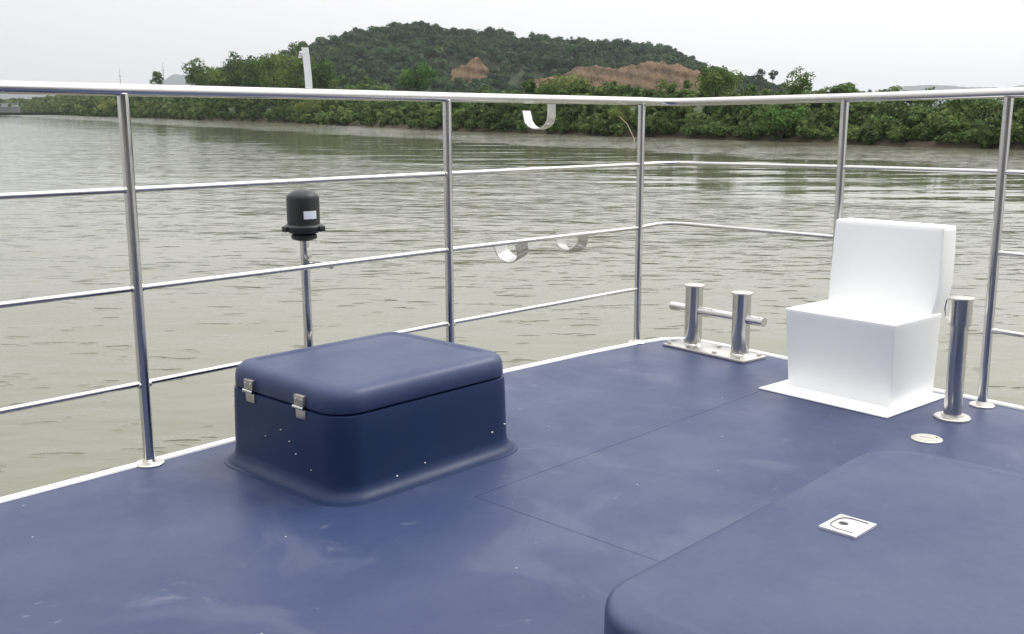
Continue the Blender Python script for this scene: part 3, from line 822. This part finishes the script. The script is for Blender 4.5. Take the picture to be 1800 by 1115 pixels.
class Leaves:
    def __init__(s): s.P, s.N, s.S, s.T = [], [], [], []
    def add(s, P, N, size, tint):
        s.P.append(P); s.N.append(N); s.S.append(np.broadcast_to(size, len(P)).astype(float)); s.T.append(np.broadcast_to(tint, len(P)).astype(float))
    def build(s, name, mat, parent=None, seed=0, loc=(0, 0, 0), slim=.55, jit=.4):
        r = np.random.default_rng(seed)
        P = np.concatenate(s.P) - np.array(loc); Nn = np.concatenate(s.N); S = np.concatenate(s.S) * r.uniform(.6, 1.35, sum(map(len, s.P))); T = np.concatenate(s.T)
        n = len(P)
        Nn = Nn + r.normal(size=(n, 3)) * jit; Nn /= np.linalg.norm(Nn, axis=1)[:, None]
        a = r.normal(size=(n, 3)); a[:, 2] -= .3; a -= Nn * np.sum(a * Nn, 1)[:, None]; a /= np.linalg.norm(a, axis=1)[:, None] + 1e-9
        b = np.cross(Nn, a)
        w = (S * slim)[:, None] * r.uniform(.7, 1.3, (n, 1)); h = S[:, None]
        droop = -Nn * h * .18
        V = np.empty((n, 4, 3)); V[:, 0] = P - a * h + droop; V[:, 1] = P + b * w; V[:, 2] = P + a * h + droop; V[:, 3] = P - b * w
        me = bpy.data.meshes.new(name)
        me.vertices.add(4 * n); me.vertices.foreach_set('co', V.reshape(-1).astype(np.float32))
        me.loops.add(4 * n); me.loops.foreach_set('vertex_index', np.arange(4 * n, dtype=np.int32))
        me.polygons.add(n); me.polygons.foreach_set('loop_start', np.arange(0, 4 * n, 4, dtype=np.int32))
        at = me.attributes.new('tint', 'FLOAT', 'FACE'); at.data.foreach_set('value', T.astype(np.float32))
        me.update(calc_edges=True); me.validate()
        return new_obj(name, me, mat, parent)

def trunk(loc, h, r0, spread, seed, name='trunk', parent=None):
    rr_ = random.Random(seed); m = MB()
    pts = [(rr_.uniform(-.03, .03) * h * k / 5, rr_.uniform(-.03, .03) * h * k / 5, h * k / 5) for k in range(6)]
    m.tube(pts, [r0 * (1.25 if k == 0 else 1 - .13 * k) for k in range(6)], 8)
    for k in range(6):
        i = rr_.randint(2, 5); p = Vector(pts[i]); a = rr_.uniform(0, 6.28); L = spread * rr_.uniform(.5, .9)
        q = p + Vector((math.cos(a) * L, math.sin(a) * L, h * .18 * rr_.uniform(.6, 1.5)))
        mid_ = (p + q) / 2 + Vector((0, 0, .05 * h))
        m.tube([p, mid_, q], [r0 * .45, r0 * .3, r0 * .1], 6)
    return m.build(name, BARK, parent)

def tree(name, label, cat, loc, top, rad, n_lobes, per, leaf, tint, seed, color=(1, 1, 1), group=None, mat=None, crown_frac=.62, lobe=.5, thin=None):
    """loc at the foot; top = crown top z; rad = crown half width"""
    t = empty(name, loc); tag(t, label, cat, group)
    H = top - loc[2]; ch = H * crown_frac / 2
    c, lr = lobes((0, 0, H - ch), (rad, rad * .9, ch), n_lobes, seed, lobe)
    r = np.random.default_rng(seed + 1)
    P, d, idx = leaf_points(c, lr, per, r)
    tn = np.clip(tint + r.normal(0, .16, len(lr)), 0, 1)[idx]
    L = Leaves(); L.add(P, d, leaf, tn)
    o = L.build('crown', mat or LEAF, t, seed + 2); o.color = (*color, 1)
    trunk(loc, H * (1 - crown_frac * .45), max(.06, rad * .055) if thin is None else thin, rad * .6, seed + 3, 'trunk', t)
    return t

# ---- the thicket along the bank: one mass nobody could count
HT = np.array([(-330, 8.5), (-270, 9.6), (-212, 9.8), (-158, 9.0), (-120, 9.0), (-95, 10.0), (-75, 10.5), (-60, 9.5), (-50, 6.5), (-42, 5.2), (-28, 4.9), (-17, 5.1), (-8, 5.6), (0, 6.0), (8, 5.9), (14, 5.3), (20, 5.2), (26, 5.1), (31, 4.7), (36, 4.25), (40, 4.0), (45, 3.9), (60, 4.0), (130, 4)])
thick = Leaves()
r = np.random.default_rng(21)
acc = 0.0
last = None
for i in range(len(SH)):
    p = np.array(SH[i])
    if p[1] < 55 or p[0] < -2200: continue
    dist = np.hypot(*p)
    if last is None: last = p
    if np.hypot(*(p - last)) < (.85 if dist < 175 else (1.6 if dist < 260 else 3.4 if dist < 900 else 14)): continue
    last = p
    nn = inland(i)
    top = np.interp(p[0], HT[:, 0], HT[:, 1])
    big = 1.0 if dist < 200 else (1.35 if dist < 300 else 2.3 if dist < 900 else 6)
    for off, hf in ((.35, .20), (.75, .32), (1.5, .45), (2.8, .62), (4.6, .80), (7.2, .92), (10.5, 1.0), (15, 1.02), (21, 1.04)):
        if r.random() < .06: continue
        off2 = off * (1 if dist < 250 else 1.5) + r.uniform(-.5, .6)
        if off < 1 and dist < 190 and r.random() < (.32 if off < .5 else .08): continue
        zt = (top * hf + r.normal(0, .32)) * (1 + .10 * math.sin(p[0] * .7 + off) + .07 * math.sin(p[1] * .31))
        rad = big * r.uniform(.75, 1.5) * (.75 if off < 2 else 1)
        cx, cy = p + nn * off2 + r.normal(0, .5, 2)
        zc = max(zt - rad * .75, .55 + .3 * rad)
        c, lr = lobes((cx, cy, zc), (rad, rad, rad * r.uniform(.7, 1.1)), (10 if dist < 175 else 7) if off < 12 else 5, int(r.integers(1e9)), .5)
        per = (38 if dist < 175 else 34 if dist < 260 else 24) * (1 if off < 12 else .6)
        P, d, idx = leaf_points(c, lr, per, r)
        keep = P[:, 2] > .12; P, d, idx = P[keep], d[keep], idx[keep]
        tone = np.clip(r.normal(.42, .22) + r.normal(0, .10, len(lr)), 0, 1)[idx]
        size = (.19 if dist < 110 else .23 if dist < 175 else .32 if dist < 260 else .6 if dist < 900 else 1.6) * r.uniform(.75, 1.25)
        thick.add(P, d, size, tone)
to = thick.build('bank_thicket', LEAF, None, 5); tag(to, kind='stuff')
to.color = (1, 1, 1, 1)

# ---- hill forest: one mass as well
hf_ = Leaves(); r = np.random.default_rng(33)
step = 6.2
for yy in np.arange(486, 735, step):   # rows of crowns
    for xx in np.arange(-320, 300, step):
        x = xx + r.uniform(-2.6, 2.6); y = yy + r.uniform(-2.6, 2.6)
        if abs(x / y) > .30 and x > 0: continue
        if x / y < -.30: continue
        z = float(hill_z(np.array(x), np.array(y)))
        if z < 3.0 or .842 * x + .54 * y < 104: continue
        # bare cuts stay bare
        if 14 < x < 105 and 546 < y < 566: continue
        u = x * 556 / y
        low = 2 < u < 106 and y < 556
        if -36 < x * 592 / y < -11 and 584 < y < 600: continue
        low = low or (-36 < x * 592 / y < -11.5 and 535 < y < 590)
        rad = 2.4 + 4.2 * r.random() ** 1.6; h = rad * r.uniform(.9, 1.5)
        if x > 118: rad *= .62; h *= .6
        if low: rad, h = r.uniform(1.2, 2.2), r.uniform(.6, 1.4)
        c, lr = lobes((x, y, z + h * .7), (rad, rad, h * .55), 6, int(r.integers(1e9)), .6)
        P, d, idx = leaf_points(c, lr, 22 + 4 * rad, r)
        hf_.add(P, d, .84 * r.uniform(.8, 1.2), np.clip(r.normal(.42, .21) + .16 * float(fbm(x, y, .03, 17)) + r.normal(0, .1, len(lr)), 0, 1)[idx])
for k in range(150):       # scrub at the foot and brow of the red cuts
    if k < 90: x, y, z = r.uniform(2, 108), r.uniform(538, 549), r.uniform(4.5, 8.5)
    elif k < 125: x, y = r.uniform(6, 104), 565.0; z = float(np.interp(x, [4, 15, 32, 61, 80, 100, 105], [13, 17.5, 23.5, 25, 27.6, 22.6, 14])) + .2
    else: x, y, z = r.uniform(-38, -10), r.uniform(572, 586), r.uniform(11.5, 15)
    rad = r.uniform(.9, 2.2)
    c, lr = lobes((x, y, z), (rad * 1.2, rad, rad * .8), 5, int(r.integers(1e9)), .6)
    P, d, idx = leaf_points(c, lr, 22, r); hf_.add(P, d, .5, np.clip(r.normal(.55, .2), 0, 1))
fo = hf_.build('hill_forest', LEAF_HILL, None, 6, jit=.16, slim=.75); tag(fo, kind='stuff'); fo.color = (1, 1, 1, 1)

# ---- trees one can tell apart
TALL = 'tall trees on the near left of the hill'
tree('leafy_tree', 'dense round dark green tree above the rail, right of the red cliff', 'tree', (25, 127.3, 1.6), 8.5, 3.6, 26, 85, .17, .50, 101, (1, 1, .85))
tree('leafy_tree', 'loose grey green tree poking above the right rail', 'tree', (32.3, 116, 1.6), 7.9, 2.3, 16, 55, .16, .55, 111, (1, 1.02, 1.05), lobe=.42)
tree('leafy_tree', 'low round tree above the rail beside the second post from the right', 'tree', (35.6, 111.5, 1.6), 6.2, 1.9, 12, 60, .15, .5, 121)
tree('leafy_tree', 'wide low tree in front of the reddish slope behind the rail corner', 'tree', (8.4, 153.2, 1.6), 8.0, 4.2, 24, 70, .2, .6, 131, (1, 1.02, .85))
tree('leafy_tree', 'small round dark tree below the small red cliff', 'tree', (-4.9, 174, 1.6), 7.4, 1.7, 12, 60, .2, .22, 141)
tree('leafy_tree', 'broad deep green tree at the foot of the hill, left of the small cliff', 'tree', (-17.6, 194, 1.6), 11.5, 4.4, 26, 75, .25, .36, 151, (.85, 1.05, .85), lobe=.42)
tree('tall_tree', 'tallest tree beside the upright bar on the rail', 'tree', (-50.6, 245, 1.6), 19.4, 5.0, 24, 85, .32, .42, 161, (1.05, 1, .8), TALL, crown_frac=.85)
tree('tall_tree', 'tall bright green tree just left of the tallest tree', 'tree', (-58.9, 258, 1.6), 18.8, 4.9, 22, 85, .33, .46, 171, (1, 1, .85), TALL, crown_frac=.85)
tree('tall_tree', 'tall dark tree in the middle of the left wood', 'tree', (-67.2, 272, 1.6), 17.8, 4.8, 22, 85, .34, .2, 181, (.9, .95, .9), TALL, crown_frac=.85)
tree('tall_tree', 'dark flat topped tree at the left end of the tall wood', 'tree', (-74.8, 283, 1.6), 19.0, 4.4, 20, 85, .35, .15, 191, (.85, .9, .9), TALL, crown_frac=.8)
tree('tall_tree', 'lower dark tree at the hill side of the tall wood', 'tree', (-44.2, 240, 1.6), 16.5, 4.2, 20, 85, .32, .2, 201, (.8, .9, .8), TALL, crown_frac=.85)
tree('tall_tree', 'broad domed tree standing alone over the left bank', 'tree', (-94.1, 313, 1.6), 17.6, 4.6, 20, 85, .37, .36, 211, (1, 1, .85))
tree('tall_tree', 'light green tree filling the dip right of the domed tree', 'tree', (-85, 298, 1.6), 15.2, 4.2, 18, 55, .35, .5, 221, (1, 1.02, .8))
tree('tall_tree', 'narrow dark tree by itself at the far left above the rail', 'tree', (-121.2, 355, 1.6), 17.0, 3.0, 14, 55, .4, .25, 231, (.9, 1, .85), crown_frac=.75)
for k, (x, top, rad, lab) in enumerate([(118.6, 21.8, 3.0, 'umbrella shaped tree on the right foot of the hill, left one of two'), (125.4, 21.0, 2.4, 'small umbrella shaped tree, right one of the two on the hill foot')]):
    z0 = float(hill_z(np.array(x), np.array(500.0)))
    tree('umbrella_tree', lab, 'tree', (x, 500, max(2, min(z0, 12))), top, rad, 12, 34, .42, .2, 240 + k * 10, (.8, .85, .85), 'umbrella trees on the hill foot', LEAF_HILL, crown_frac=.34, thin=.16)
SKY = 'trees standing out on the hill crest'
for k, (x, top, rad, fr, lab) in enumerate([
        (-65, 61.2, 4.6, .8, 'tree crowning the very summit of the hill'), (-57, 58.6, 3.0, .8, 'smaller tree just right of the summit tree'),
        (-29.2, 55.8, 2.6, .8, 'pointed tree on the crest right of the summit'), (-16.4, 56.6, 4.2, .8, 'wide round tree on the crest above the small cliff'),
        (42, 51.6, 2.8, .85, 'round topped tree on the crest, left one of a close pair'), (50.3, 52.5, 2.6, .9, 'upright tree on the crest, right one of a close pair'),
        (63.6, 48.9, 2.6, .8, 'small loose tree on the crest right of the close pair'), (78, 49, 4.0, .8, 'broad dark tree on the crest above the large cliff'),
        (88.5, 48, 3.4, .8, 'second broad dark tree on the crest above the large cliff'), (101.5, 46.6, 3.2, .85, 'last big tree before the crest drops to the right'), (113, 40.3, 2.2, .8, 'small tree on the falling right crest')]):
    z0 = float(hill_z(np.array(x), np.array(718.0))) - .5
    tree('crest_tree', lab, 'tree', (x, 718, z0), top, rad, 12, 34, .55, .25, 300 + k * 10, (.85, .9, .9), SKY, LEAF_HILL, crown_frac=fr)
# bushes that stand out on the bank
def bush(name, label, loc, rad, depth, h, n_lobes, per, leaf, tint, seed, color, slim=.55):
    t = empty(name, loc); tag(t, label, 'bush')
    c, lr = lobes((0, 0, h * .5), (rad, depth, h * .55), n_lobes, seed, .45, .05)
    r = np.random.default_rng(seed); P, d, idx = leaf_points(c, lr, per, r)
    k = P[:, 2] > -.6; L = Leaves(); L.add(P[k], d[k], leaf, np.clip(tint + r.normal(0, .14, len(lr)), 0, 1)[idx][k])
    o = L.build('foliage', LEAF, t, seed, slim=slim); o.color = (*color, 1)
    m = MB()
    rr_ = random.Random(seed)
    for k in range(5):
        a = rr_.uniform(0, 6.28); m.tube([(0, 0, -.3), (math.cos(a) * rad * .3, math.sin(a) * depth * .3, h * .4), (math.cos(a) * rad * .55, math.sin(a) * depth * .5, h * .8)], [.06, .045, .015], 6)
    m.build('stem', BARK, t)
bush('leafy_bush', 'large leafy bush overhanging the water below the right rail', (27.6, 105.6, .7), 3.2, 1.5, 3.3, 24, 70, .17, .5, 401, (.85, 1.08, .85))
bush('dry_bush', 'olive brown dry bush at the water under the upright bar', (-43.5, 223, .8), 4.3, 2.4, 5.0, 22, 65, .22, .6, 411, (1.35, 1.08, .9), .3)
bush('dry_bush', 'tan dry bush on the bank beside the leftmost post', (-149, 384, .8), 4.8, 3.0, 6.0, 18, 50, .4, .7, 421, (1.5, 1.2, 1.1), .4)
bush('reed_clump', 'pale olive reeds on the bank just left of the corner post', (13.1, 125.6, .9), 2.3, 1.2, 3.6, 20, 70, .2, .75, 431, (1.15, 1.05, .9), .22)
bush('pale_plant', 'pale yellow green upright plant near the right edge below the rail', (43.6, 93.2, 2.4), .33, .33, 1.7, 8, 26, .2, 1.0, 441, (1.5, 1.3, 1.2), .3)

# ---- small things on the river and bank
BAMBOO = simple('dry_bamboo', (.40, .34, .24), .7)
m = MB(); m.tube([(11.7, 113.3, 2.55), (12.6, 113.0, 1.7), (13.6, 112.6, -.4)], [.03, .05, .06], 10)
o = m.build('bamboo_pole', BAMBOO); tag(o, 'bare bamboo pole slanting out of the water by the corner post', 'pole')
m = MB(); m.tube([(14.25, 112.0, -.5), (14.25, 112.0, 1.1)], .05, 10); m.box(14.13, 14.37, 111.93, 112.07, .75, 1.35, .01)
o = m.build('white_stake', WHITE); tag(o, 'short white stake standing in the water behind the corner post', 'stake')

barge = empty('river_barge', (-239, 487, 0)); tag(barge, 'grey river barge cut off by the left edge of the picture', 'barge')
GREYH = simple('barge_grey', (.16, .17, .17), .6); DARKH = simple('barge_boot_top', (.05, .045, .045), .7); CABIN = simple('barge_white', (.36, .38, .40), .5)
m = MB()
def hullring(z, k): return [(-34, -3 * k, z), (3 * k, -3 * k, z), (6.6 * k + .4, -1.2 * k, z), (6.9 * k + .4, 1.2 * k, z), (3 * k, 3 * k, z), (-34, 3 * k, z)]
m.loft([hullring(-.3, .9), hullring(.55, .95)]); m.build('boot_top', DARKH, barge, False)
m = MB(); m.loft([hullring(.55, .95), hullring(3.2, 1.0), hullring(3.3, 1.03), hullring(3.6, 1.03)]); m.build('hull', GREYH, barge, False)
m = MB(); m.box(-30, -4.5, -2.4, 2.4, 3.55, 4.6, .1); m.build('cargo_cover', GREYH, barge)
m = MB(); m.box(-3.5, 1.0, -2.0, 2.0, 3.6, 5.0, .08); cb = m.build('cabin', CABIN, barge)
m = MB(); m.box(-3.9, 1.5, -2.3, 2.3, 5.0, 5.25, .05); m.build('cabin_roof', CABIN, cb)
for x in (-2.4, -.4):
    m = MB(); m.box(x - .5, x + .5, -2.03, -1.9, 4.1, 4.7, .02); m.build('window', BLACK_PLASTIC, cb)
m = MB(); m.box(4.2, 6.6, -.9, .9, 3.6, 4.35, .08); m.box(3.9, 6.9, -1.1, 1.1, 4.9, 5.1, .04)
for x in (4.2, 6.5): m.tube([(x, -.9, 4.3), (x, -.9, 4.95)], .06, 8)
m.build('foredeck_winch', CABIN, barge)
MASTM = simple('mast_grey', (.3, .31, .33), .5, .5)
for k, (x, top, lab) in enumerate([(-338.6, 36, 'thin grey mast far behind the left bank, above the leftmost post'), (-301, 41.5, 'thin grey mast far behind the left bank, beside the narrow dark tree')]):
    t = empty('radio_mast', (x, 900, 2)); tag(t, lab, 'mast', 'masts far behind the left bank')
    m = MB(); m.tube([(0, 0, 0), (0, 0, (top - 2) * .7), (0, 0, top - 2)], [.5, .3, .12], 8); m.build('shaft', MASTM, t)
    m = MB(); m.box(-1.2, 1.2, -.12, .12, top - 9, top - 8.6, .02); m.build('cross_arm', MASTM, t)

# ---- air: thin river haze, sky outside
hz_m = bpy.data.materials.new('river_haze'); hz_m.use_nodes = True
hn, hl = hz_m.node_tree.nodes, hz_m.node_tree.links
hn.clear()
ho_ = hn.new('ShaderNodeOutputMaterial'); hv = hn.new('ShaderNodeVolumePrincipled')
hv.inputs['Color'].default_value = (.90, .94, 1.0, 1)
hv.inputs['Density'].default_value = 1.1e-4
hv.inputs['Anisotropy'].default_value = 0.2
hl.new(hv.outputs[0], ho_.inputs['Volume'])
m = MB(); m.box(-9800, 9800, -450, 9800, -3.5, 235)
hz_o = m.build('haze', hz_m, None, False); tag(hz_o, kind='stuff')
